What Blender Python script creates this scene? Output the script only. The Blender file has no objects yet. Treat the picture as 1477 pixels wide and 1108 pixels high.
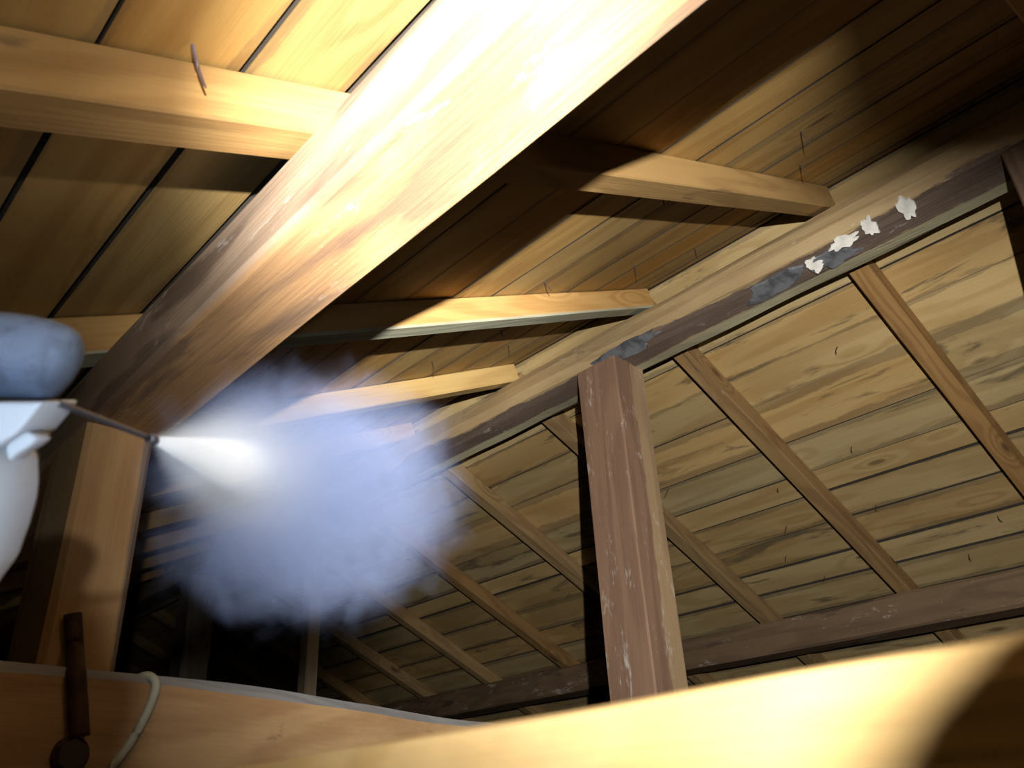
import bpy, bmesh, math, random
from mathutils import Vector, Matrix, noise as mn

random.seed(7)
C = bpy.context.scene.collection
SC = bpy.context.scene
H = 0.55                       # height of the lens above the attic floor
T = 0.467                      # roof pitch (rise over run)
C0, CF = 0.393, 1.685          # rafter undersides: z = C0 + T*y (near slope), z = CF - T*y (far slope)
RH = 0.048                     # rafter depth, square to the roof
VN = RH * math.hypot(1, T)     # the same measured upright
FPX = 1189.74

def W(x, y, z): return Vector((x, y, z + H))

# ------------------------------------------------------------------ camera
AX = Vector((0.68159097, -0.37348005, -0.62924272))   # world axes seen in lens space (right, down, ahead)
AY = Vector((0.72990146, 0.28620466, 0.62075015))
AZ = Vector((-0.05174569, -0.88238283, 0.46767822))
def lens(x, y, z):             # point in lens space (right, down, ahead) -> world
    v = Vector((x, y, z))
    return Vector((AX.dot(v), AY.dot(v), AZ.dot(v) + H))
def sight(px, py, depth):      # a point seen at a pixel of the 1477 x 1108 frame, at a depth in metres
    return lens((px - 738.5) / FPX * depth, (py - 554.0) / FPX * depth, depth)

cam = bpy.data.cameras.new('camera'); camo = bpy.data.objects.new('camera', cam); C.objects.link(camo)
right = lens(1, 0, 0) - W(0, 0, 0); down = lens(0, 1, 0) - W(0, 0, 0); ahead = lens(0, 0, 1) - W(0, 0, 0)
m = Matrix((right, -down, -ahead)).transposed().to_4x4(); m.translation = W(0, 0, 0)
camo.matrix_world = m
cam.sensor_width = 36; cam.lens = 36 * FPX / 1477; cam.clip_start = 0.01
cam.dof.use_dof = True; cam.dof.focus_distance = 1.7; cam.dof.aperture_fstop = 15
SC.camera = camo

# ------------------------------------------------------------------ world, lamp, exposure
w = bpy.data.worlds.new('world'); SC.world = w; w.use_nodes = True
w.node_tree.nodes['Background'].inputs[0].default_value = (0.35, 0.45, 0.7, 1)
w.node_tree.nodes['Background'].inputs[1].default_value = 0.0
vs = SC.view_settings
vs.view_transform = 'Standard'; vs.look = 'None'; vs.gamma = 1; vs.use_curve_mapping = False
vs.exposure = 0.0
SC.cycles.max_bounces = 5; SC.cycles.diffuse_bounces = 1; SC.cycles.volume_bounces = 0
SC.cycles.sample_clamp_indirect = 1.0
LAMP = Vector((0.20, -0.09, 0.065 + H))
def spot(name, aim, energy, angle, blend, size, colour):
    l = bpy.data.lights.new(name, 'SPOT'); l.energy = energy; l.spot_size = math.radians(angle)
    l.spot_blend = blend; l.shadow_soft_size = size; l.color = colour
    o = bpy.data.objects.new(name, l); C.objects.link(o); o.location = LAMP
    o.rotation_euler = (aim - LAMP).to_track_quat('-Z', 'Y').to_euler()
    return o
AIM = Vector((-0.47, 0.80, 0.37))
spot('head_lamp_spill', LAMP + AIM, 7, 172, 0.2, 0.006, (1.0, 0.97, 0.92))
spot('head_lamp_beam', LAMP + AIM, 150, 86, 1.0, 0.006, (1.0, 0.97, 0.92))
spot('added_purlin_hot_spot', W(-0.30, 0.25, 0.414), 250, 28, 1.0, 0.006, (1.0, 0.97, 0.92))  # extra narrow spot added at the lamp position to whiten the purlin
# cool fill light added low beside the lens to brighten the gun and mist
l2 = spot('added_gun_fill', LAMP + AIM, 2.1, 42, 0.6, 0.012, (0.62, 0.78, 1.0))
l2.location = lens(-0.09, 0.045, 0.05)
l2.rotation_euler = (sight(130, 630, 0.30) - l2.location).to_track_quat('-Z', 'Y').to_euler()

# ------------------------------------------------------------------ materials
def nt(mat): return mat.node_tree.nodes, mat.node_tree.links
def new_mat(name):
    m = bpy.data.materials.new(name); m.use_nodes = True; return m
class G:                       # little helper to write node maths
    def __init__(s, mat): s.n, s.l = nt(mat)
    def put(s, sock, v):
        if isinstance(v, bpy.types.NodeSocket): s.l.new(v, sock)
        elif v is not None: sock.default_value = v
    def math(s, op, a, b=None, c=None, clamp=False):
        x = s.n.new('ShaderNodeMath'); x.operation = op; x.use_clamp = clamp
        for i, v in enumerate((a, b, c)):
            if v is not None: s.put(x.inputs[i], v)
        return x.outputs[0]
    def vec(s, op, a, b=None):
        x = s.n.new('ShaderNodeVectorMath'); x.operation = op
        s.put(x.inputs[0], a)
        if b is not None: s.put(x.inputs[1], b)
        return x.outputs['Value'] if op in ('LENGTH', 'DOT_PRODUCT', 'DISTANCE') else x.outputs[0]
    def noise(s, v, scale=1.0, detail=2.0, rough=0.5, dist=0.0):
        x = s.n.new('ShaderNodeTexNoise'); s.put(x.inputs['Vector'], v)
        x.inputs['Scale'].default_value = scale; x.inputs['Detail'].default_value = detail
        x.inputs['Roughness'].default_value = rough; x.inputs['Distortion'].default_value = dist
        return x.outputs['Fac']
    def step(s, v, a, b, lo=0.0, hi=1.0):
        x = s.n.new('ShaderNodeMapRange'); x.interpolation_type = 'SMOOTHSTEP'
        s.put(x.inputs[0], v); x.inputs[1].default_value = a; x.inputs[2].default_value = b
        x.inputs[3].default_value = lo; x.inputs[4].default_value = hi
        return x.outputs[0]
    def mix(s, f, a, b, mode='MIX'):
        x = s.n.new('ShaderNodeMix'); x.data_type = 'RGBA'; x.blend_type = mode
        s.put(x.inputs[0], f)
        for i, v in ((6, a), (7, b)):
            if isinstance(v, tuple) and len(v) == 3: v = (*v, 1)
            s.put(x.inputs[i], v)
        return x.outputs[2]

def wood(name, light, dark, stain=(0.08, 0.06, 0.045), stain_amt=0.3, stain_scale=1.0, white=0.0,
         fibre=0.25, ring=14.0, vary=0.25, rough=0.7, bump=0.35, knots=True, zones=()):
    """zones: (axis vector, from, to, colour, strength, ragged) tints where dot(object position, axis) lies between from and to"""
    mat = new_mat(name); g = G(mat); bs = g.n['Principled BSDF']
    tc = g.n.new('ShaderNodeTexCoord').outputs['Object']
    oi = g.n.new('ShaderNodeObjectInfo').outputs['Random']
    cx = g.n.new('ShaderNodeCombineXYZ')
    g.put(cx.inputs[0], g.math('MULTIPLY', oi, 37.0)); g.put(cx.inputs[1], g.math('MULTIPLY', oi, 11.0)); g.put(cx.inputs[2], g.math('MULTIPLY', oi, 23.0))
    p = g.vec('ADD', tc, cx.outputs[0])
    ps = g.vec('MULTIPLY', p, (1.3, 9.0, 9.0))
    field = g.noise(ps, 1.0, 2.0, 0.45, 0.25)
    if knots:
        vo = g.n.new('ShaderNodeTexVoronoi'); vo.inputs['Scale'].default_value = 1.0
        g.put(vo.inputs['Vector'], g.vec('MULTIPLY', p, (3.2, 9.0, 9.0)))
        kd = vo.outputs['Distance']
        kn = g.step(kd, 0.0, 0.33, 1.0, 0.0)
        field = g.math('ADD', field, g.math('MULTIPLY', kn, 0.35))
        core = g.step(kd, 0.05, 0.11, 1.0, 0.0)
    rings = g.math('SINE', g.math('MULTIPLY', field, ring * 6.28))
    rings = g.step(rings, -0.6, 1.0)
    fib = g.noise(g.vec('MULTIPLY', p, (7.0, 260.0, 260.0)), 1.0, 3.0, 0.6)
    broad = g.noise(g.vec('MULTIPLY', p, (2.2, 13.0, 13.0)), 1.0, 4.0, 0.6, 0.6)
    f = g.math('MULTIPLY', rings, 0.42)
    f = g.math('ADD', f, g.math('MULTIPLY', g.math('SUBTRACT', fib, 0.5), fibre * 3))
    f = g.math('ADD', f, g.math('MULTIPLY', g.math('SUBTRACT', broad, 0.42), 1.1), clamp=True)
    col = g.mix(f, light, dark)
    rag = g.noise(g.vec('MULTIPLY', p, (18.0, 60.0, 60.0)), 1.0, 4.0, 0.7)
    for ax, a, b, colour, amt, ragged in zones:
        d = g.vec('DOT_PRODUCT', tc, ax)
        d = g.math('ADD', d, g.math('MULTIPLY', g.math('SUBTRACT', broad, 0.5), ragged))
        d = g.math('ADD', d, g.math('MULTIPLY', g.math('SUBTRACT', rag, 0.5), ragged * 0.5))
        e = 0.0025
        z = g.math('MULTIPLY', g.step(d, a - e, a + e), g.step(d, b - e, b + e, 1.0, 0.0))
        col = g.mix(g.math('MULTIPLY', z, amt), col, g.mix(g.math('MULTIPLY', g.math('ADD', rings, fib), 0.4), tuple(c * 1.1 for c in colour), tuple(c * 0.62 for c in colour)))
    if vary:
        hsv = g.n.new('ShaderNodeHueSaturation')
        r2 = g.math('FRACT', g.math('MULTIPLY', oi, 7.31)); r3 = g.math('FRACT', g.math('MULTIPLY', oi, 17.7))
        g.put(hsv.inputs['Value'], g.math('MULTIPLY_ADD', r2, vary * 1.4, 1 - vary * 0.8))
        g.put(hsv.inputs['Saturation'], g.math('MULTIPLY_ADD', r3, vary * 0.9, 1 - vary * 0.45))
        g.put(hsv.inputs['Hue'], g.math('MULTIPLY_ADD', r3, -0.016, 0.508))
        g.put(hsv.inputs['Color'], col); col = hsv.outputs[0]
    if stain_amt:
        sn = g.noise(g.vec('MULTIPLY', p, (3.4 * stain_scale, 17 * stain_scale, 17 * stain_scale)), 1.0, 5.0, 0.62, 0.8)
        th = 0.72 - 0.28 * stain_amt
        s = g.step(sn, th, th + 0.10)
        col = g.mix(g.math('MULTIPLY', s, 0.75), col, stain)
    if knots:
        col = g.mix(g.math('MULTIPLY', core, 0.75), col, tuple(c * 0.35 for c in dark))
    if white:
        wn = g.noise(g.vec('MULTIPLY', p, (9, 26, 26)), 1.0, 6.0, 0.7, 0.3)
        wf = g.noise(g.vec('MULTIPLY', p, (60, 200, 200)), 1.0, 2.0, 0.6)
        s = g.step(g.math('ADD', wn, g.math('MULTIPLY', g.math('SUBTRACT', wf, 0.5), 0.35)), 0.70 - 0.22 * white, 0.86 - 0.2 * white)
        col = g.mix(g.math('MULTIPLY', s, 0.65), col, (0.62, 0.60, 0.55))
    g.put(bs.inputs['Base Color'], col)
    bs.inputs['Roughness'].default_value = rough
    bs.inputs['Specular IOR Level'].default_value = 0.3
    bp = g.n.new('ShaderNodeBump'); bp.inputs['Strength'].default_value = bump; bp.inputs['Distance'].default_value = 0.0015
    hh = g.math('ADD', fib, g.math('MULTIPLY', rings, 0.25)); hh = g.math('ADD', hh, g.math('MULTIPLY', rag, 0.5))
    g.put(bp.inputs['Height'], hh); g.put(bs.inputs['Normal'], bp.outputs[0])
    return mat

def plain(name, col, rough=0.6, metal=0.0, bump=0.0, bscale=200, spec=0.5, dirt=0.0, sss=0.0):
    mat = new_mat(name); g = G(mat); bs = g.n['Principled BSDF']
    tc = g.n.new('ShaderNodeTexCoord').outputs['Object']
    n1 = g.noise(tc, bscale * 0.15, 4.0, 0.6)
    c = g.mix(g.step(n1, 0.42, 0.7), col, tuple(x * (1 - dirt) for x in col))
    g.put(bs.inputs['Base Color'], c); bs.inputs['Roughness'].default_value = rough
    bs.inputs['Metallic'].default_value = metal; bs.inputs['Specular IOR Level'].default_value = spec
    if bump:
        bp = g.n.new('ShaderNodeBump'); bp.inputs['Strength'].default_value = bump; bp.inputs['Distance'].default_value = 0.001
        g.put(bp.inputs['Height'], g.noise(tc, bscale, 3.0, 0.6)); g.put(bs.inputs['Normal'], bp.outputs[0])
    return mat

M = {}
SEAM = lambda a: (((0, 1, 0), 0.0475, 1.0, (0.10, 0.08, 0.055), a, 0.045), ((0, 1, 0), -1.0, -0.0475, (0.10, 0.08, 0.055), a, 0.045))
M['board_far'] = wood('far_slope_board_wood', (0.54, 0.39, 0.18), (0.37, 0.23, 0.085), stain_amt=0.5, stain=(0.11, 0.085, 0.05), stain_scale=0.8, vary=0.2, ring=4, fibre=0.12, zones=SEAM(0.4))
M['board_near'] = wood('near_slope_board_wood', (0.50, 0.31, 0.10), (0.34, 0.175, 0.045), stain_amt=0.25, stain=(0.13, 0.09, 0.05), vary=0.20, ring=5, fibre=0.15, zones=SEAM(0.35))
M['board_edge'] = plain('shade_dark_board_edge', (0.045, 0.035, 0.025), 0.9)  # board sides painted dark, so the gaps between boards read as shade
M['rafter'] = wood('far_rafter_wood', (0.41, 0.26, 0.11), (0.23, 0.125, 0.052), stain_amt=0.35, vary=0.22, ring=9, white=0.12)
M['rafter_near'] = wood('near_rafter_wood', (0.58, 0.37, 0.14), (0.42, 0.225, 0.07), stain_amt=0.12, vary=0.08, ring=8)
M['rafter_brown'] = wood('brown_rafter_wood', (0.44, 0.27, 0.10), (0.27, 0.145, 0.05), stain_amt=0.35, vary=0.0, ring=9)
M['purlin'] = wood('near_purlin_wood', (0.46, 0.26, 0.12), (0.25, 0.125, 0.055), stain_amt=0.45, stain_scale=0.7, stain=(0.16, 0.10, 0.065), white=0.25, vary=0, ring=9,
    zones=(((0, 1, 0), 0.0405, 1.0, (0.34, 0.25, 0.18), 0.85, 0.004),))
M['ridge'] = wood('ridge_beam_wood', (0.40, 0.28, 0.14), (0.26, 0.165, 0.08), stain_amt=0.3, white=0.3, vary=0, ring=7, bump=0.6)
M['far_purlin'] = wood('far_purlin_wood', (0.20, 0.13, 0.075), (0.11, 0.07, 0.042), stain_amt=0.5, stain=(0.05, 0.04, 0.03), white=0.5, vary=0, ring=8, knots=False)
M['post_near'] = wood('near_post_wood', (0.60, 0.37, 0.16), (0.40, 0.20, 0.08), stain_amt=0.18, stain=(0.2, 0.11, 0.06), vary=0, ring=7)
M['post_ridge'] = wood('ridge_post_wood', (0.30, 0.165, 0.10), (0.17, 0.085, 0.052), stain_amt=0.3, white=0.45, vary=0, ring=9)
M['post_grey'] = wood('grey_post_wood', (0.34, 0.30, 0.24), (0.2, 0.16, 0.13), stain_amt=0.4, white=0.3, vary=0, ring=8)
M['stud'] = wood('pale_stud_wood', (0.62, 0.50, 0.36), (0.45, 0.34, 0.22), stain_amt=0.1, vary=0, ring=8)
M['tie'] = wood('tie_beam_wood', (0.62, 0.40, 0.20), (0.40, 0.22, 0.10), stain_amt=0.35, stain_scale=2.2, stain=(0.22, 0.12, 0.07), vary=0, ring=6)
M['worn'] = wood('worn_grey_edge_wood', (0.42, 0.42, 0.42), (0.27, 0.26, 0.26), stain_amt=0.2, vary=0, white=0.3, knots=False)
M['mouldy'] = wood('mouldy_near_rafter_wood', (0.60, 0.36, 0.13), (0.42, 0.21, 0.06), stain_amt=0.12, vary=0, ring=8, zones=(((0, 0, 1), -1, 0.004, (0.46, 0.50, 0.38), 0.85, 0.002),))
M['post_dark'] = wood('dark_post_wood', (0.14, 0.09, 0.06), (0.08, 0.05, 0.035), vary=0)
M['fore'] = wood('front_beam_wood', (0.66, 0.47, 0.22), (0.50, 0.32, 0.12), stain_amt=0.15, vary=0, ring=6, bump=0.6)
M['felt'] = plain('underlay_felt', (0.03, 0.028, 0.026), 0.9)
M['iron'] = plain('rusty_iron', (0.10, 0.055, 0.035), 0.65, 0.6, 0.5, 300, dirt=0.5)
M['nail'] = plain('nail_steel', (0.30, 0.22, 0.22), 0.5, 0.5, 0.2, 400, dirt=0.4)
M['nail_dark'] = plain('old_nail', (0.07, 0.05, 0.04), 0.7, 0.3)
M['cable'] = plain('cable_sheath', (0.60, 0.62, 0.50), 0.45, dirt=0.2)
M['plaster'] = plain('old_plaster', (0.82, 0.80, 0.74), 0.9, 0, 0.6, 250, dirt=0.25)
M['tar'] = plain('blue_grey_residue', (0.15, 0.155, 0.17), 0.7, 0, 1.0, 220, dirt=0.6)
M['glove'] = plain('glove_knit', (0.13, 0.17, 0.25), 0.85, 0, 0.8, 900, dirt=0.35)
M['blocker_dark'] = plain('shadow_blocker_dark', (0.02, 0.02, 0.022), 0.9, 0, 0.6, 900)  # near-black, so the added shadow blockers bounce little light back
M['gun'] = plain('white_gun_plastic', (0.93, 0.95, 0.97), 0.35)
M['lance'] = plain('lance_tube', (0.12, 0.12, 0.14), 0.4, 0.6)
M['gable'] = wood('gable_board_wood', (0.30, 0.2, 0.1), (0.18, 0.11, 0.055), stain_amt=0.4, vary=0.2)
M['floor'] = wood('attic_floor_wood', (0.20, 0.14, 0.08), (0.12, 0.08, 0.045), stain_amt=0.4, vary=0.2)

# ------------------------------------------------------------------ geometry helpers
def link(name, me, mat, parent=None, mw=None, smooth=False):
    o = bpy.data.objects.new(name, me); C.objects.link(o)
    if mat is not None: me.materials.append(mat)
    if parent is not None: o.parent = parent
    if mw is not None:
        o.matrix_basis = (parent.matrix_basis.inverted() @ mw) if parent is not None else mw
    if smooth:
        me.shade_smooth()
    return o
def tag(o, label, cat, group=None, kind=None):
    o['label'] = label; o['category'] = cat
    if group: o['group'] = group
    if kind: o['kind'] = kind
    return o
def frame(a, b, up):
    x = (b - a).normalized(); z = (up - x * up.dot(x)).normalized(); y = z.cross(x)
    mm = Matrix((x, y, z)).transposed().to_4x4(); mm.translation = a
    return mm
def prism(section, L, nseg, rough, seed, taper=None, freq=3.0):
    """a long solid: section = [(y,z)...] swept along x with wandering edges"""
    bm = bmesh.new(); rings = []
    n = len(section)
    for i in range(nseg + 1):
        x = L * i / nseg; r = []
        for k, (y, z) in enumerate(section):
            q = Vector((x * freq, k * 7.3 + seed * 3.1, seed * 1.7))
            dy = mn.noise(q) * rough; dz = mn.noise(q + Vector((0, 31, 5))) * rough
            s = 1.0 if taper is None else 1 + (taper - 1) * i / nseg
            r.append(bm.verts.new((x, y * s + dy, z * s + dz)))
        rings.append(r)
    for i in range(nseg):
        for k in range(n):
            bm.faces.new((rings[i][k], rings[i][(k + 1) % n], rings[i + 1][(k + 1) % n], rings[i + 1][k]))
    bm.faces.new(rings[0][::-1]); bm.faces.new(rings[-1])
    bmesh.ops.recalc_face_normals(bm, faces=bm.faces)
    me = bpy.data.meshes.new('mesh'); bm.to_mesh(me); bm.free()
    return me
def rect(y0, y1, z0, z1, c=0.003):
    return [(y0 + c, z0), (y1 - c, z0), (y1, z0 + c), (y1, z1 - c), (y1 - c, z1), (y0 + c, z1), (y0, z1 - c), (y0, z0 + c)]
def timber(name, a, b, section, mat, up=Vector((0, 0, 1)), rough=0.0015, seed=None, step=0.06, parent=None, taper=None, freq=3.0):
    seed = random.random() * 50 if seed is None else seed
    L = (b - a).length
    me = prism(section, L, max(2, min(160, int(L / step))), rough, seed, taper, freq)
    return link(name, me, mat, parent, frame(a, b, up))
def tube(pts, r, seg=8, caps=True, r_end=None):
    bm = bmesh.new(); rings = []
    n = len(pts)
    for i, p in enumerate(pts):
        d = (pts[min(i + 1, n - 1)] - pts[max(i - 1, 0)]).normalized()
        u = Vector((0, 0, 1)) if abs(d.z) < 0.9 else Vector((1, 0, 0))
        s = d.cross(u).normalized(); t = s.cross(d)
        rr = r if r_end is None else r + (r_end - r) * i / (n - 1)
        rings.append([bm.verts.new(p + (s * math.cos(2 * math.pi * k / seg) + t * math.sin(2 * math.pi * k / seg)) * rr) for k in range(seg)])
    for i in range(n - 1):
        for k in range(seg):
            bm.faces.new((rings[i][k], rings[i][(k + 1) % seg], rings[i + 1][(k + 1) % seg], rings[i + 1][k]))
    if caps: bm.faces.new(rings[0][::-1]); bm.faces.new(rings[-1])
    bmesh.ops.recalc_face_normals(bm, faces=bm.faces)
    me = bpy.data.meshes.new('mesh'); bm.to_mesh(me); bm.free(); return me
def recentre(me, c):
    me.transform(Matrix.Translation(-c)); return Matrix.Translation(c)
def smooth_pts(pts, k=6):
    out = []
    P = [pts[0]] + list(pts) + [pts[-1]]
    for i in range(1, len(P) - 2):
        for j in range(k):
            t = j / k; a, b, c, d = P[i - 1], P[i], P[i + 1], P[i + 2]
            out.append(0.5 * ((2 * b) + (c - a) * t + (2 * a - 5 * b + 4 * c - d) * t * t + (3 * b - a - 3 * c + d) * t ** 3))
    out.append(pts[-1]); return out
def near_z(y, n=0.0): return C0 + T * y + n * math.hypot(1, T)     # n = height above rafter underside, square to the roof
def far_z(y, n=0.0): return CF - T * y + n * math.hypot(1, T)

# ------------------------------------------------------------------ the roof shell
XL, XR = -7.6, 1.75
Y_RIDGE = (CF - C0) / (2 * T)
Y_N, Y_F = -1.9, 4.6
UPN = Vector((0, -T, 1)).normalized(); UPF = Vector((0, T, 1)).normalized()
def slab(name, y0, y1, zf, n0, n1, kind='structure'):
    bm = bmesh.new(); v = []
    for x in (XL, XR):
        for y, n in ((y0, n0), (y1, n0), (y1, n1), (y0, n1)):
            v.append(bm.verts.new((x, y, zf(y, n) + H)))
    for f in ((0, 1, 2, 3), (4, 5, 6, 7), (0, 1, 5, 4), (1, 2, 6, 5), (2, 3, 7, 6), (3, 0, 4, 7)): bm.faces.new([v[i] for i in f])
    bmesh.ops.recalc_face_normals(bm, faces=bm.faces)
    me = bpy.data.meshes.new('mesh'); bm.to_mesh(me); bm.free()
    o = link(name, me, M['felt']); o['kind'] = kind; return o
BT = 0.012                     # board thickness
ceil_n = slab('ceiling', Y_N, Y_RIDGE, near_z, RH + BT + 0.004, RH + BT + 0.03)
ceil_n['label'] = 'near roof slope of wide boards running alongside the big front purlin'
ceil_f = slab('ceiling', Y_RIDGE, Y_F, far_z, RH + BT + 0.004, RH + BT + 0.03)
ceil_f['label'] = 'far roof slope of stained boards beyond the ridge beam'

RAFT_X = [-0.52 - 0.455 * k for k in range(-1, 16)]   # left edges of the rafters, from the right
def joints(offset):            # end joints of a row of boards, over rafters
    xs = [XL]; 
    for k, x in enumerate(RAFT_X[::-1]):
        if (k + offset) % 4 == 0 and x > XL + 0.6: xs.append(x + 0.022)
    if XR - xs[-1] < 0.5: xs.pop()
    xs.append(XR); return xs
def board_row(parent, y0, y1, zf, up, mat, offset, gapl, lift_n=0.0):
    js = joints(offset)
    for i in range(len(js) - 1):
        xa, xb = js[i] + 0.001, js[i + 1] - 0.001
        n = RH + BT / 2 + random.uniform(0.0002, 0.0022)
        g0 = random.choice(gapl); g1 = random.choice(gapl)
        ya, yb = y0 + g0, y1 - g1
        sgn = 1 if zf is near_z else -1
        yc = (ya + yb) / 2
        wd = (yb - ya) * math.hypot(1, T)
        a = W(xa, yc, zf(yc, n)); b = W(xb, yc, zf(yc, n))
        sec = [(-wd / 2, -BT / 2), (wd / 2, -BT / 2), (wd / 2, BT / 2), (-wd / 2, BT / 2)]
        taper = 1 + random.uniform(-0.045, 0.03)
        L = xb - xa
        me = bpy.data.meshes.new('mesh'); bm = bmesh.new(); rr = []
        ns = 5; sd = random.random() * 90
        for q in range(ns + 1):
            t = q / ns; s0 = wd / 2 + mn.noise(Vector((sd, t * 3, 0))) * 0.0022; s1 = wd / 2 * (1 + (taper - 1) * t) + mn.noise(Vector((sd, t * 3, 9))) * 0.0022
            cup = mn.noise(Vector((sd, t * 1.5, 4))) * 0.0012
            rr.append([bm.verts.new((L * t, yy, zz)) for yy, zz in ((-s0, -BT / 2 + cup), (s1, -BT / 2 - cup * 0.5), (s1, BT / 2), (-s0, BT / 2))])
        for q in range(ns):
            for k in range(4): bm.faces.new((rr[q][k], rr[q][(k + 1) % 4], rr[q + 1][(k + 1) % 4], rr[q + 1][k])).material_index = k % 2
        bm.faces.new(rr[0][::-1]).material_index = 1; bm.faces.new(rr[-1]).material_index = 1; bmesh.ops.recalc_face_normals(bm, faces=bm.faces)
        bm.to_mesh(me); bm.free()
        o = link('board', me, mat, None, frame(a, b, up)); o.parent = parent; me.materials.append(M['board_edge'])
fine = [0.0001, 0.0002, 0.0005, 0.0010, 0.0018]; loose = [0.0002, 0.0006, 0.0012, 0.0026, 0.0036]
fy = [Y_RIDGE + 0.004, 1.493, 1.594, 1.692, 1.787, 1.925, 2.035, 2.112, 2.225, 2.341, 2.44, 2.562]
while fy[-1] < Y_F - 0.1: fy.append(fy[-1] + random.uniform(0.094, 0.118))
for i in range(len(fy) - 1):
    gl = [0.002, 0.005, 0.0065] if fy[i] in (2.035, 2.112, 2.341) else (loose if i > 5 else fine)
    board_row(ceil_f, fy[i], fy[i + 1], far_z, UPF, M['board_far'], (i * 3 + 1) % 4 if i != 5 else 2, gl)
ny = [-0.03, 0.074, 0.176, 0.272, 0.372, 0.47, 0.57, 0.668, 0.766, 0.864, 0.947, 1.073, 1.171, 1.273, 1.35, Y_RIDGE - 0.004]
while ny[0] > Y_N + 0.1: ny.insert(0, ny[0] - random.uniform(0.09, 0.112))
for i in range(len(ny) - 1):
    gl = [0.0015, 0.003, 0.004] if 0.05 < ny[i] < 0.3 else (loose if ny[i] > 0.7 else fine)
    board_row(ceil_n, ny[i], ny[i + 1], near_z, UPN, M['board_near'], (i * 3) % 4, gl)

def box_mesh(x0, x1, y0, y1, z0, z1):
    bm = bmesh.new(); bmesh.ops.create_cube(bm, size=1)
    for v in bm.verts: v.co = Vector(((x0 + x1) / 2 + v.co.x * (x1 - x0), (y0 + y1) / 2 + v.co.y * (y1 - y0), (z0 + z1) / 2 + v.co.z * (z1 - z0)))
    me = bpy.data.meshes.new('mesh'); bm.to_mesh(me); bm.free(); return me
fl = link('floor', box_mesh(XL, XR, Y_N - 0.2, Y_F + 0.3, -0.06, 0.0), M['floor']); fl['kind'] = 'structure'
fl['label'] = 'attic floor below the picture'
def gable(name, x0, x1):
    top = near_z(Y_RIDGE, RH + BT + 0.03) + H; n = RH + BT + 0.03
    bm = bmesh.new(); v = []
    for x in (x0, x1):
        for y, z in ((Y_N - 0.1, 0), (Y_F + 0.1, 0), (Y_F + 0.1, max(0.0, far_z(Y_F + 0.1, n) + H)), (Y_RIDGE, top), (Y_N - 0.1, max(0.0, near_z(Y_N - 0.1, n) + H))):
            v.append(bm.verts.new((x, y, z)))
    bm.faces.new(v[:5]); bm.faces.new(v[5:][::-1])
    for k in range(5): bm.faces.new((v[k], v[(k + 1) % 5], v[5 + (k + 1) % 5], v[5 + k]))
    bmesh.ops.recalc_face_normals(bm, faces=bm.faces); bmesh.ops.remove_doubles(bm, verts=bm.verts, dist=1e-5)
    me = bpy.data.meshes.new('mesh'); bm.to_mesh(me); bm.free()
    o = link(name, me, M['gable']); o['kind'] = 'structure'; return o
gable('wall_left', XL - 0.05, XL); gable('wall_right', XR, XR + 0.05)

# ------------------------------------------------------------------ rafters
RW = 0.042
sec = rect(0, RW, 0, RH, 0.002)
def far_rafter(x, mat, label, group=None, y1=4.45):
    a = W(x + RW, Y_RIDGE + 0.002, far_z(Y_RIDGE + 0.002)); b = W(x + RW, y1, far_z(y1))
    o = timber('rafter', a, b, sec, mat, UPF, 0.0012)
    return tag(o, label, 'rafter', group)
def near_rafter(x, mat, label, group=None, y0=-1.75):
    a = W(x, y0, near_z(y0)); b = W(x, Y_RIDGE - 0.002, near_z(Y_RIDGE - 0.002))
    s2 = [(-y, z) for y, z in sec][::-1]
    o = timber('rafter', a, b, s2, mat, UPN, 0.0012)
    return tag(o, label, 'rafter', group)
fl_lab = {
 1: 'thick knotty far-slope rafter nearest the right edge, running to the right edge of the frame',
 2: 'long far-slope rafter starting just right of the ridge post top',
 3: 'far-slope rafter passing behind the ridge post, emerging low on its right',
 4: 'far-slope rafter left of the ridge post, ending at its dark shadow',
 5: 'orange-edged far-slope rafter coming out of the right side of the mist',
 6: 'far-slope rafter below the mist, meeting the dark purlin near a long gap',
 7: 'dim far-slope rafter just right of the thin pale stud',
 8: 'very dim far-slope rafter seen between the grey post and the thin stud'}
for k, x in enumerate(RAFT_X):
    if k == 0: far_rafter(x, M['rafter'], 'far-slope rafter just past the right edge of the frame beside the end ridge post')
    elif k in fl_lab: far_rafter(x, M['rafter'], fl_lab[k])
    else: far_rafter(x, M['rafter'], 'far-slope rafter lost in the dark beyond the mist', 'far-slope rafters in the dark far end')
nl_lab = {
 1: ('rafter_brown', 'near-slope rafter crossing over the big purlin at top left, brown where it meets the ridge'),
 2: ('mouldy', 'orange near-slope rafter with pale knot at its ridge end, middle one over the dark boards'),
 3: ('rafter_near', 'near-slope rafter with split ridge end, just above the mist'),
 4: ('rafter_near', 'near-slope rafter half hidden by the top of the mist')}
for k, x in enumerate(RAFT_X):
    x = x + 0.02
    if k == 0: near_rafter(x, M['rafter_near'], 'near-slope rafter hidden above the big purlin at the top right corner')
    elif k in nl_lab: near_rafter(x, M[nl_lab[k][0]], nl_lab[k][1])
    else: near_rafter(x, M['rafter_near'], 'near-slope rafter in the stack of lit edges behind the left post', 'near-slope rafters in the far left end')

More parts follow.
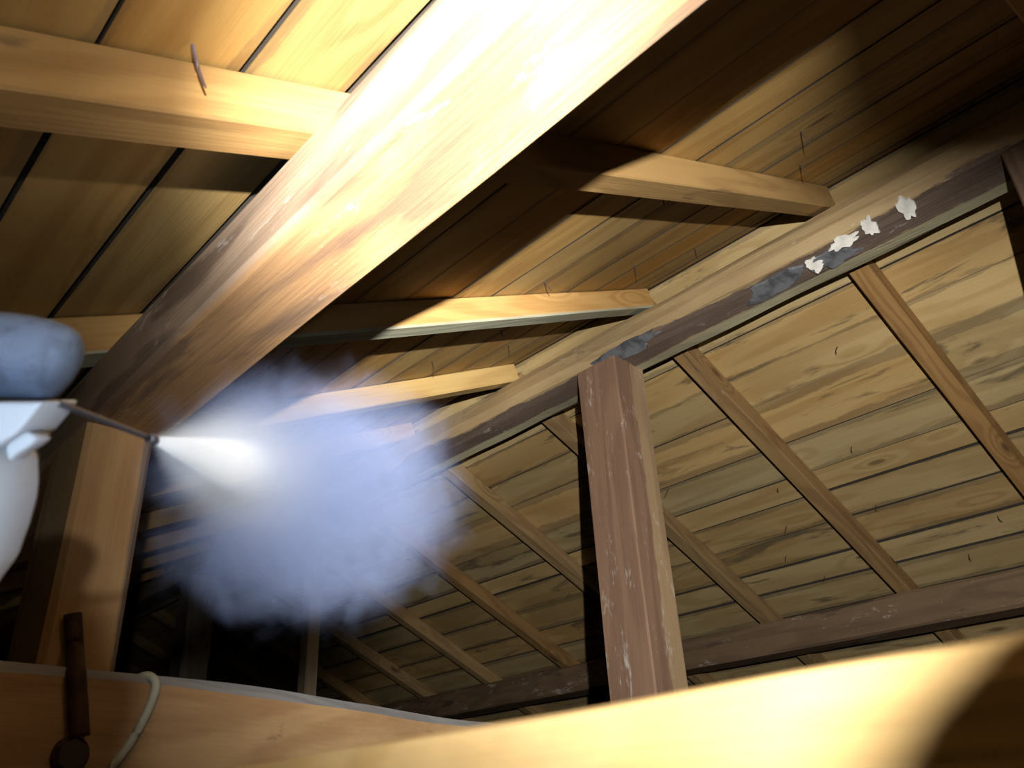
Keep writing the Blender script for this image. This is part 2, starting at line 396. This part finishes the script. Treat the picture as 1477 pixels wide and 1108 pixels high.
# ------------------------------------------------------------------ beams
# ridge beam: rough log squared by hand, local frame x along -X so that y runs to the far side
def world_beam(name, x0, x1, section, mat, **kw):      # section in world (y, z)
    yc = sum(p[0] for p in section) / len(section); zc = sum(p[1] for p in section) / len(section)
    s = [(y - yc, z - zc) for y, z in section]
    return timber(name, W(x0, yc, zc), W(x1, yc, zc), s, mat, **kw), yc, zc
RSEC = [(1.326, 1.004), (1.319, 0.985), (1.318, 0.957), (1.330, 0.938), (1.360, 0.929), (1.394, 0.924), (1.425, 0.9225), (1.437, 0.930), (1.440, 1.000), (1.385, 1.030)]
ryc = sum(p[0] for p in RSEC) / len(RSEC); rzc = sum(p[1] for p in RSEC) / len(RSEC)
M['ridge'] = wood('ridge_beam_wood2', (0.40, 0.29, 0.15), (0.27, 0.175, 0.085), stain_amt=0.3, white=0.35, vary=0, ring=6, knots=False, bump=1.0,
    zones=(((0, 1, 0), 1.331 - ryc, 1.397 - ryc, (0.12, 0.085, 0.07), 0.92, 0.045), ((0, 1, 0), 1.397 - ryc, 1.5, (0.40, 0.38, 0.25), 0.8, 0.01)))
ridge, _, _ = world_beam('ridge_beam', XL, XR, RSEC, M['ridge'], rough=0.006, seed=3.0, step=0.045, freq=4)
tag(ridge, 'rough hand-hewn ridge beam with dark bark band and white plaster marks', 'beam')
def beam_part(name, me, mat, parent, mw):
    o = link(name, me, mat); o.parent = parent; o.matrix_basis = parent.matrix_basis.inverted() @ mw; return o
def patch(name, parent, mat, cx, cy, cz, lx, ly, seed, nrm, thick=0.003, lab=None):
    """ragged flake lying on the beam's underside"""
    n = Vector(nrm).normalized(); u = Vector((1, 0, 0)); v = n.cross(u).normalized()
    bm = bmesh.new(); c = W(cx, cy, cz)
    N = 26; top = []; bot = []
    for k in range(N):
        a = 2 * math.pi * k / N
        r = 1 + 0.55 * mn.noise(Vector((math.cos(a) * 2 + seed, math.sin(a) * 2, seed))) + 0.25 * mn.noise(Vector((math.cos(a) * 7, math.sin(a) * 7 + seed, 1)))
        p = u * (lx * r * math.cos(a)) + v * (ly * r * math.sin(a))
        top.append(bm.verts.new(p * 0.93 + n * thick)); bot.append(bm.verts.new(p - n * 0.006))
    for k in range(N): bm.faces.new((top[k], top[(k + 1) % N], bot[(k + 1) % N], bot[k]))
    bm.faces.new(top); bm.faces.new(bot[::-1]); bmesh.ops.recalc_face_normals(bm, faces=bm.faces)
    me = bpy.data.meshes.new('mesh'); bm.to_mesh(me); bm.free()
    o = beam_part(name, me, mat, parent, Matrix.Translation(c))
    if lab: o['label'] = lab
    return o
nb = (0, -0.5, -1)
patch('plaster_patch', ridge, M['plaster'], -0.452, 1.344, 0.932, 0.030, 0.013, 2.2, nb, lab='bright white plaster patch, the largest on the beam')
patch('plaster_patch', ridge, M['plaster'], -0.400, 1.341, 0.934, 0.013, 0.020, 4.2, nb)
patch('plaster_patch', ridge, M['plaster'], -0.330, 1.346, 0.932, 0.014, 0.024, 7.7, nb)
patch('plaster_patch', ridge, M['plaster'], -0.520, 1.362, 0.927, 0.016, 0.018, 9.1, nb)
patch('residue_patch', ridge, M['tar'], -0.615, 1.366, 0.926, 0.070, 0.025, 5.5, (0, -0.25, -1), 0.0015, 'blue-grey flaking residue')
patch('residue_patch', ridge, M['tar'], -0.98, 1.335, 0.934, 0.10, 0.018, 3.3, (0, -0.4, -1), 0.0012)
patch('residue_patch', ridge, M['tar'], -0.485, 1.370, 0.925, 0.050, 0.023, 8.8, (0, -0.25, -1), 0.0015)

# big near purlin
PUR = [(0.241, 0.414), (0.316, 0.414), (0.322, 0.420), (0.322, 0.499), (0.316, 0.502), (0.241, 0.498), (0.235, 0.492), (0.235, 0.420)]
pyc = sum(p[0] for p in PUR) / 8; pzc = sum(p[1] for p in PUR) / 8
M['purlin'] = wood('near_purlin_wood2', (0.42, 0.25, 0.12), (0.26, 0.14, 0.065), stain_amt=0.8, stain_scale=0.6, stain=(0.13, 0.085, 0.06), white=0.45, vary=0, ring=5, knots=False, bump=0.6,
    zones=(((0, 1, 0), -1.0, 0.2385 - pyc, (0.36, 0.27, 0.20), 0.8, 0.003),))
pur, _, _ = world_beam('purlin', XL, XR, PUR, M['purlin'], rough=0.003, seed=11.0, step=0.06)
tag(pur, 'big square purlin crossing the top left, glaring white under the lamp', 'beam')
# far purlin
FP = [(2.468, 0.425), (2.560, 0.420), (2.570, 0.430), (2.570, 0.475), (2.468, 0.522), (2.463, 0.515), (2.463, 0.430)]
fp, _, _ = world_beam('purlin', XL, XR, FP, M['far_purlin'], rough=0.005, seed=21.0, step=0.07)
tag(fp, 'dark brown purlin with white specks low under the far slope', 'beam')
# lower wall plate further out
FP2 = [(3.62, -0.13), (3.74, -0.13), (3.74, -0.065), (3.62, -0.02)]
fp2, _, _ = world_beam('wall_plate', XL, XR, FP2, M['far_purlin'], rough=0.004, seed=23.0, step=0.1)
tag(fp2, 'dark wall plate at the eave beyond the speckled purlin', 'beam')
# front beam, right under the lens
FB = [(0.150, -0.105), (0.235, -0.105), (0.240, -0.100), (0.240, 0.018), (0.232, 0.0225), (0.158, 0.0235), (0.151, 0.0215), (0.149, 0.016)]
fb, _, _ = world_beam('front_beam', -1.6, 1.5, FB, M['fore'], rough=0.0012, seed=31.0, step=0.012, freq=14)
tag(fb, 'blurred glaring pale beam filling the bottom right corner', 'beam')

# tie beam under the left post: bent log, its lit side towards the lens
def swept(name, centre, half, mat, seed, rough=0.003):
    """centre: list of (y, x_of_lit_side, z_top); square section half=(width,height)"""
    pts = smooth_pts([Vector((x, y, z)) for y, x, z in centre], 8)
    bm = bmesh.new(); rr = []
    wd, hh = half
    c = 0.012
    s = [(0, -c * 0.9), (-c * 0.9, 0), (-wd + c, 0), (-wd, -c), (-wd, -hh + c), (-wd + c, -hh), (-c, -hh), (0, -hh + c)]
    L = 0; prev = None
    for i, p in enumerate(pts):
        if prev is not None: L += (p - prev).length
        prev = p; r = []
        for k, (dx, dz) in enumerate(s):
            q = Vector((L * 5, k * 7.3 + seed, seed))
            r.append(bm.verts.new((p.x + dx + mn.noise(q) * rough, p.y, p.z + dz + H + mn.noise(q + Vector((0, 40, 0))) * rough)))
        rr.append(r)
    for i in range(len(rr) - 1):
        for k in range(8): bm.faces.new((rr[i][k], rr[i][(k + 1) % 8], rr[i + 1][(k + 1) % 8], rr[i + 1][k])).material_index = 1 if k < 2 else 0
    bm.faces.new(rr[0][::-1]); bm.faces.new(rr[-1]); bmesh.ops.recalc_face_normals(bm, faces=bm.faces)
    me = bpy.data.meshes.new('mesh'); bm.to_mesh(me); bm.free()
    # object frame with x along the beam so that the grain follows it
    o0 = W(-0.9, 0.0, 0.1); mw = frame(o0, W(-0.95, 0.6, 0.09), Vector((0, 0, 1)))
    me.transform(mw.inverted()); o = link(name, me, mat, None, mw); me.materials.append(M['worn']); return o
tie = swept('tie_beam', [(-0.6, -0.80, 0.152), (0.0, -0.825, 0.148), (0.335, -0.84, 0.143), (0.6, -0.892, 0.136), (0.845, -0.95, 0.129), (1.37, -1.0, 0.118), (2.2, -1.03, 0.112), (3.3, -1.05, 0.105)], (0.20, 0.121), M['tie'], 5.0)
tag(tie, 'tan tie beam at bottom left with a pale worn top edge', 'beam')

# ------------------------------------------------------------------ posts
def post(name, x0, x1, y0, y1, zb, zt, mat, label, rough=0.0015, c=0.004, top_in=0.0, seed=None):
    xc, yc = (x0 + x1) / 2, (y0 + y1) / 2
    # local x up, local y = world -X ... up vector = world Y
    a, b = W(xc, yc, zb), W(xc, yc, zt)
    hx, hy = (x1 - x0) / 2, (y1 - y0) / 2
    o = timber(name, a, b, rect(-hx, hx, -hy, hy, c), mat, Vector((0, 1, 0)), rough, seed=seed, step=0.04)
    return tag(o, label, 'post')
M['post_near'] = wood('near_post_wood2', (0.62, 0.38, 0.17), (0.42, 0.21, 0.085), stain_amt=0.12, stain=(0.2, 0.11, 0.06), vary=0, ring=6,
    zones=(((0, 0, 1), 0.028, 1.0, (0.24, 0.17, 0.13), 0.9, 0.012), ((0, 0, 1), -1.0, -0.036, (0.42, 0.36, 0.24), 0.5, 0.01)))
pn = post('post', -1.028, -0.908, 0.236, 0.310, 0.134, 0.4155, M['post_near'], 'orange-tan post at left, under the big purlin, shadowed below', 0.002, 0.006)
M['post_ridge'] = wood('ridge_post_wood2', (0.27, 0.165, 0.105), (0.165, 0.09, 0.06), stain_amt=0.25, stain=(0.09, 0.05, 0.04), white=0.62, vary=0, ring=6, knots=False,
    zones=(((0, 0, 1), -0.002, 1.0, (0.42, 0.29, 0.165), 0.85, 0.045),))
post('post', -1.119, -1.003, 1.321, 1.428, 0.112, 0.9285, M['post_ridge'], 'reddish brown post with white scuffs holding up the ridge beam', 0.002, 0.003)
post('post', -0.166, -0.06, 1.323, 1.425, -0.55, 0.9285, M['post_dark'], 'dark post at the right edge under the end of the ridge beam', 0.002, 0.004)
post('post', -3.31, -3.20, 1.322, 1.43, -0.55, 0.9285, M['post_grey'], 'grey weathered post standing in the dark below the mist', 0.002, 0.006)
post('stud', -2.331, -2.286, 1.323, 1.363, -0.55, 0.930, M['stud'], 'thin pale stud rising into the mist behind the tie beam', 0.0008, 0.002)

# ------------------------------------------------------------------ strap, bolt, cable, nails
def lit_x(y):                  # lit side of the tie beam
    return -0.84 - 0.11 * max(0.0, (y - 0.335)) / 0.51 if y > 0.335 else -0.825 - 0.015 * y / 0.335
st = bpy.data.objects.new('iron_strap', None); C.objects.link(st); st.location = W(-0.85, 0.262, 0.11)
tag(st, 'rusty iron strap bolted across the left post foot and tie beam', 'strap')
def at_x(px, py, x):           # where the sight line through a pixel meets the plane X = x
    r = sight(px, py, 1.0) - W(0, 0, 0); return W(0, 0, 0) + r * (x / r.x)
me = tube([at_x(105 + 10 * t, 886 + 178 * t, -0.8985 + 0.0735 * min(1, max(0, (t - 0.28) / 0.22))) for t in [k / 18 for k in range(19)]], 0.0085, 12)
link('strap_rod', me, M['iron'], st, Matrix.Identity(4), True)
bm = bmesh.new(); bmesh.ops.create_cone(bm, cap_ends=True, segments=24, radius1=0.016, radius2=0.015, depth=0.004)
me = bpy.data.meshes.new('mesh'); bm.to_mesh(me); bm.free()
rot = Vector((1, 0.05, 0)).to_track_quat('Z', 'Y').to_matrix().to_4x4()
link('washer', me, M['iron'], st, Matrix.Translation(at_x(102, 1090, -0.829)) @ rot)
bm = bmesh.new(); bmesh.ops.create_cone(bm, cap_ends=True, segments=6, radius1=0.0135, radius2=0.013, depth=0.012)
me = bpy.data.meshes.new('mesh'); bm.to_mesh(me); bm.free()
o = link('bolt_head', me, M['nail_dark'], st, Matrix.Translation(at_x(102, 1090, -0.823)) @ rot); o['label'] = 'black hexagonal bolt head'

cp = [W(-0.90, 0.345, 0.1475)] + [at_x(*q) for q in ((200, 980, -0.865), (210, 975, -0.848), (220, 978, -0.838), (225, 988, -0.832), (221, 1006, -0.829), (207, 1038, -0.828), (186, 1074, -0.827), (160, 1110, -0.827), (140, 1160, -0.83), (130, 1250, -0.84))]
me = tube(smooth_pts(cp, 6), 0.0042, 12)
mw = recentre(me, W(-0.83, 0.31, 0.1))
tag(link('cable', me, M['cable'], None, mw, True), 'pale cable looped over the tie beam at bottom left', 'cable')

def nail(p, d, L, r, mat, parent, bend=0.3, lab=None):
    d = d.normalized(); s = d.cross(Vector((0.3, 1, 0.2))).normalized()
    pts = smooth_pts([p - d * 0.004, p + d * L * 0.35, p + d * L * 0.75 + s * L * bend * 0.4, p + d * L + s * L * bend], 3)
    me = tube(pts, r, 6, r_end=r * 0.45)
    mw = recentre(me, p); o = link('nail', me, mat); o.parent = parent
    o.matrix_basis = parent.matrix_basis.inverted() @ mw
    if lab: o['label'] = lab
    return o
p0 = W(-0.441, 0.133, 0.503); p1 = W(-0.447, 0.146, 0.478)
nail(p0, p1 - p0, 0.031, 0.0019, M['nail'], ceil_n, 0.25, 'bent steel nail poking out beside the top-left rafter')
NAILS_F = [(-1.05, 2.05), (-1.12, 2.19), (-1.20, 2.30), (-0.80, 2.0), (-1.33, 1.93), (-0.86, 2.21), (-0.62, 2.36), (-1.55, 2.1), (-1.72, 2.33), (-0.66, 1.72), (-1.15, 2.42), (-2.0, 2.2), (-0.75, 2.47)]
for x, y in NAILS_F:
    nail(W(x, y, far_z(y, RH)), Vector((random.uniform(-.3, .3), -0.6, -1)), random.uniform(0.018, 0.034), 0.0014, M['nail_dark'], ceil_f, random.uniform(-.4, .4))
NAILS_N = [(-0.86, 0.95), (-0.80, 1.16), (-1.06, 0.83), (-1.25, 0.99), (-1.1, 1.06), (-0.42, 1.15), (-0.35, 1.0), (-0.55, 0.9), (-1.2, 1.18), (-0.72, 1.27), (-0.93, 0.138)]
for x, y in NAILS_N:
    nail(W(x, y, near_z(y, RH)), Vector((random.uniform(-.3, .3), 0.5, -1)), random.uniform(0.014, 0.03), 0.0013, M['nail_dark'], ceil_n, random.uniform(-.4, .4))

# ------------------------------------------------------------------ hands
def skin(name, chains, mat, sub=2, parent=None):
    """chains of (point, radius); the first chain's first vertex is the root; later chains start at an index of the first"""
    me = bpy.data.meshes.new('mesh'); verts = []; edges = []; rad = []
    for start, ch in chains:
        last = start
        for p, r in ch:
            verts.append(p); rad.append(r); i = len(verts) - 1
            if last is not None: edges.append((last, i))
            last = i
    org = verts[0].copy()
    me.from_pydata([v - org for v in verts], edges, [])
    o = bpy.data.objects.new('tmp', me); C.objects.link(o)
    sm = o.modifiers.new('s', 'SKIN'); ss = o.modifiers.new('u', 'SUBSURF'); ss.levels = sub; ss.render_levels = sub
    lay = me.skin_vertices[0] if me.skin_vertices else None
    if lay is None:
        bm = bmesh.new(); bm.from_mesh(me); bm.verts.layers.skin.verify(); bm.to_mesh(me); bm.free(); lay = me.skin_vertices[0]
    for i, d in enumerate(lay.data):
        d.radius = (rad[i], rad[i]); d.use_root = (i == 0); d.use_loose = False
    bpy.context.view_layer.update()
    ev = o.evaluated_get(bpy.context.evaluated_depsgraph_get())
    nm = bpy.data.meshes.new_from_object(ev)
    bpy.data.objects.remove(o)
    return link(name, nm, mat, parent, Matrix.Translation(org), True)

# the sprayer's gloved right hand: pixel places at a depth in front of the lens
def S(px, py, d): return sight(px, py, d)
wr = S(-330, 800, 0.30)
hand = skin('gloved_hand', [
    (None, [(wr, 0.026), (S(-250, 720, 0.30), 0.022), (S(-215, 650, 0.298), 0.021), (S(-190, 590, 0.294), 0.018)]),      # wrist, palm
    (3, [(S(-150, 530, 0.284), 0.0150), (S(-70, 510, 0.280), 0.0158), (S(10, 512, 0.280), 0.0158), (S(74, 520, 0.280), 0.0155), (S(106, 538, 0.281), 0.0125)]),   # index over the top
    (2, [(S(-140, 610, 0.318), 0.011), (S(-70, 640, 0.322), 0.0105), (S(0, 658, 0.316), 0.0098), (S(38, 664, 0.306), 0.0080)]),   # middle, around the far side of the grip
    (2, [(S(-145, 690, 0.318), 0.0105), (S(-85, 720, 0.322), 0.010), (S(-35, 735, 0.314), 0.0092), (S(-12, 742, 0.304), 0.0075)]),  # ring
    (1, [(S(-170, 780, 0.318), 0.0095), (S(-115, 805, 0.320), 0.0088), (S(-65, 820, 0.312), 0.0082), (S(-48, 826, 0.304), 0.0068)]),  # little
    (2, [(S(-215, 600, 0.285), 0.0125), (S(-205, 545, 0.270), 0.0115), (S(-185, 500, 0.262), 0.0105), (S(-160, 470, 0.258), 0.0085)]),  # thumb behind
    (0, [(S(-470, 960, 0.31), 0.033), (S(-640, 1180, 0.32), 0.04)]),   # forearm
], M['glove'])
tag(hand, 'gloved hand at the left edge gripping the white spray gun', 'person')
hand['group'] = None if False else hand.get('group', 'sprayer')
del hand['group']

gun = bpy.data.objects.new('spray_gun', None); C.objects.link(gun); gun.location = S(-20, 700, 0.30)
tag(gun, 'white spray gun held by the gloved hand, with a thin lance', 'spray gun')
def plate(name, outline, d0, d1, mat, bev=0.0022):
    """a moulded body: outline in pixels at depth d0, thickness along the line of sight"""
    bm = bmesh.new(); fwd = ahead
    A = [bm.verts.new(S(x, y, (d0 + d1) / 2) - fwd * (d1 - d0) / 2) for x, y in outline]
    B = [bm.verts.new(S(x, y, (d0 + d1) / 2) + fwd * (d1 - d0) / 2) for x, y in outline]
    n = len(A)
    bm.faces.new(A); bm.faces.new(B[::-1])
    for k in range(n): bm.faces.new((A[k], B[k], B[(k + 1) % n], A[(k + 1) % n]))
    bmesh.ops.recalc_face_normals(bm, faces=bm.faces)
    bmesh.ops.bevel(bm, geom=[e for e in bm.edges], offset=bev, segments=3, affect='EDGES', profile=0.5, clamp_overlap=True)
    me = bpy.data.meshes.new('mesh'); bm.to_mesh(me); bm.free()
    mw = recentre(me, S(outline[0][0], outline[0][1], d0))
    return link(name, me, mat, gun, mw, True)
plate('gun_body', [(-120, 580), (40, 578), (89, 578), (82, 588), (68, 606), (52, 624), (10, 650), (-60, 655), (-120, 640)], 0.268, 0.292, M['gun'])
plate('handle', [(-110, 630), (10, 640), (26, 660), (27, 700), (24, 725), (14, 762), (-4, 812), (-60, 890), (-130, 890), (-120, 760)], 0.262, 0.290, M['gun'], 0.006)
plate('trigger', [(20, 640), (48, 621), (60, 625), (64, 634), (52, 644), (34, 654), (22, 668)], 0.272, 0.282, M['gun'], 0.002)
LN0, LN1 = S(84, 582, 0.280), S(221, 634, 0.34)
me = tube([LN0.lerp(LN1, t / 6) for t in range(7)], 0.00115, 10)
mw = recentre(me, LN0); ln = link('lance', me, M['lance'], gun, mw, True)
dd = (LN1 - LN0).normalized()
me = tube([LN1 - dd * 0.003, LN1 - dd * 0.001, LN1 + dd * 0.0015], 0.0021, 12)
mw = recentre(me, LN1); link('nozzle_tip', me, M['lance'], gun, mw, True)

# ------------------------------------------------------------------ the mist: scattering droplets, lit by the lamp
def mist():
    tip = LN1 + dd * 0.001
    cc = S(425, 732, 0.56)
    R = 0.102
    mat = new_mat('spray_mist'); g = G(mat)
    for n in list(g.n):
        if n.type == 'BSDF_PRINCIPLED': g.n.remove(n)
    out = g.n['Material Output'] if 'Material Output' in g.n else g.n.new('ShaderNodeOutputMaterial')
    tc = g.n.new('ShaderNodeTexCoord').outputs['Object']     # object space: origin at the nozzle tip, world-aligned
    def dens_cone(aim, L, half0, half1, d0, power):
        ax = (aim - tip).normalized()
        h = g.vec('DOT_PRODUCT', tc, tuple(ax))
        d2 = g.math('MULTIPLY', g.vec('LENGTH', tc), g.vec('LENGTH', tc))
        r = g.math('SQRT', g.math('MAXIMUM', g.math('SUBTRACT', d2, g.math('MULTIPLY', h, h)), 0.0))
        rad = g.math('MULTIPLY_ADD', h, half1, half0)
        q = g.math('DIVIDE', r, g.math('MAXIMUM', rad, 0.0005))
        f = g.step(q, 0.15, 1.0, 1.0, 0.0)
        f = g.math('MULTIPLY', f, g.step(h, 0.0, 0.004))
        f = g.math('MULTIPLY', f, g.step(h, L * 0.45, L, 1.0, 0.0))
        fall = g.math('DIVIDE', 1.0, g.math('POWER', g.math('ADD', g.math('MULTIPLY', g.math('MAXIMUM', h, 0.0), 1 / 0.03), 1.0), power))
        return g.math('MULTIPLY', g.math('MULTIPLY', f, fall), d0)
    nz = g.noise(tc, 26.0, 4.0, 0.6, 0.5)
    def puff(px, py, d, r0, r1, dens):
        off = g.vec('SUBTRACT', tc, tuple(S(px, py, d) - tip))
        rr = g.math('ADD', g.vec('LENGTH', off), g.math('MULTIPLY', g.math('SUBTRACT', nz, 0.5), 0.11))
        return g.math('MULTIPLY', g.step(rr, r0, r1, 1.0, 0.0), dens)
    ball = g.math('ADD', puff(405, 712, 0.54, 0.030, 0.088, 19.0), puff(505, 712, 0.60, 0.025, 0.092, 16.0))
    ball = g.math('ADD', ball, puff(500, 800, 0.60, 0.010, 0.062, 7.0))
    ball = g.math('MULTIPLY', ball, g.step(nz, 0.34, 0.62, 0.55, 1.15))
    ball2 = puff(400, 790, 0.56, 0.005, 0.055, 8.0)
    jet = dens_cone(S(350, 674, 0.45), 0.17, 0.0018, 0.15, 1500.0, 1.9)
    wide = dens_cone(S(440, 705, 0.56), 0.30, 0.0025, 0.42, 34.0, 1.0)
    wide = g.math('MULTIPLY', wide, g.step(nz, 0.3, 0.65, 0.6, 1.15))
    tot = g.math('ADD', g.math('ADD', ball, ball2), g.math('ADD', jet, wide))
    vs_ = g.n.new('ShaderNodeVolumeScatter')
    near_tip = g.step(g.vec('LENGTH', tc), 0.06, 0.17, 1.0, 0.0)
    g.put(vs_.inputs['Color'], g.mix(near_tip, (0.26, 0.325, 0.54), (0.97, 0.985, 1.0)))
    va_ = g.n.new('ShaderNodeVolumeAbsorption'); g.l.new(vs_.inputs['Color'].links[0].from_socket, va_.inputs['Color'])
    vs_.inputs['Anisotropy'].default_value = -0.35
    g.put(vs_.inputs['Density'], tot); g.put(va_.inputs['Density'], tot)
    ad = g.n.new('ShaderNodeAddShader'); g.l.new(vs_.outputs[0], ad.inputs[0]); g.l.new(va_.outputs[0], ad.inputs[1])
    g.l.new(ad.outputs[0], out.inputs['Volume'])
    # closed shell around the plume
    ax = (S(440, 715, 0.58) - tip).normalized()
    bm = bmesh.new(); u = ax.orthogonal().normalized(); v = ax.cross(u)
    prof = [(-0.004, 0.002), (0.0, 0.006), (0.05, 0.04), (0.12, 0.085), (0.20, 0.118), (0.28, 0.128), (0.36, 0.11), (0.41, 0.06), (0.43, 0.01)]
    rr_ = []
    for h, r in prof:
        rr_.append([bm.verts.new(ax * h + (u * math.cos(a) + v * math.sin(a)) * r) for a in [2 * math.pi * k / 32 for k in range(32)]])
    for i in range(len(prof) - 1):
        for k in range(32): bm.faces.new((rr_[i][k], rr_[i][(k + 1) % 32], rr_[i + 1][(k + 1) % 32], rr_[i + 1][k]))
    bm.faces.new(rr_[0][::-1]); bm.faces.new(rr_[-1]); bmesh.ops.recalc_face_normals(bm, faces=bm.faces)
    me = bpy.data.meshes.new('mesh'); bm.to_mesh(me); bm.free()
    o = link('spray_mist', me, mat, None, Matrix.Translation(tip))
    tag(o, 'blue-white cloud of mist blowing from the lance tip', 'mist', kind='stuff')
    mat.cycles.volume_step_rate = 0.35
    return o
mist()

# ------------------------------------------------------------------ unseen hand-shaped shadow blockers, added around the lens and lamp
def fist(name, c, r, label):   # c: lens-space centre; knuckles towards the scene
    q = lambda x, y, z: lens(c[0] + x * r, c[1] + y * r, c[2] + z * r)
    ch = [(None, [(q(0.9, 1.1, -1.2), 0.50 * r), (q(0.35, 0.35, -0.7), 0.62 * r), (q(0.15, 0.0, -0.45), 0.60 * r)])]
    for k, yy in enumerate((-0.72, -0.25, 0.22, 0.66)):
        ch.append((2, [(q(0.1, yy, 0.05), 0.27 * r), (q(-0.45, yy, 0.12), 0.25 * r), (q(-0.62, yy, -0.3), 0.22 * r)]))
    ch.append((1, [(q(-0.1, -0.6, -0.75), 0.26 * r), (q(-0.55, -0.85, -0.6), 0.22 * r)]))
    o = skin(name, ch, M['blocker_dark'], 1)
    return tag(o, label, 'person')
fist('gloved_hand', (0.078, -0.213, -0.04), 0.041, 'photographer\'s gloved fist raised beside the lamp, out of frame')
fist('gloved_hand', (0.0915, -0.044, -0.045), 0.042, 'photographer\'s gloved fist holding the camera, out of frame')
fist('gloved_hand', (-0.043, -0.054, 0.058), 0.0272, 'photographer\'s other gloved fist above the camera, out of frame')
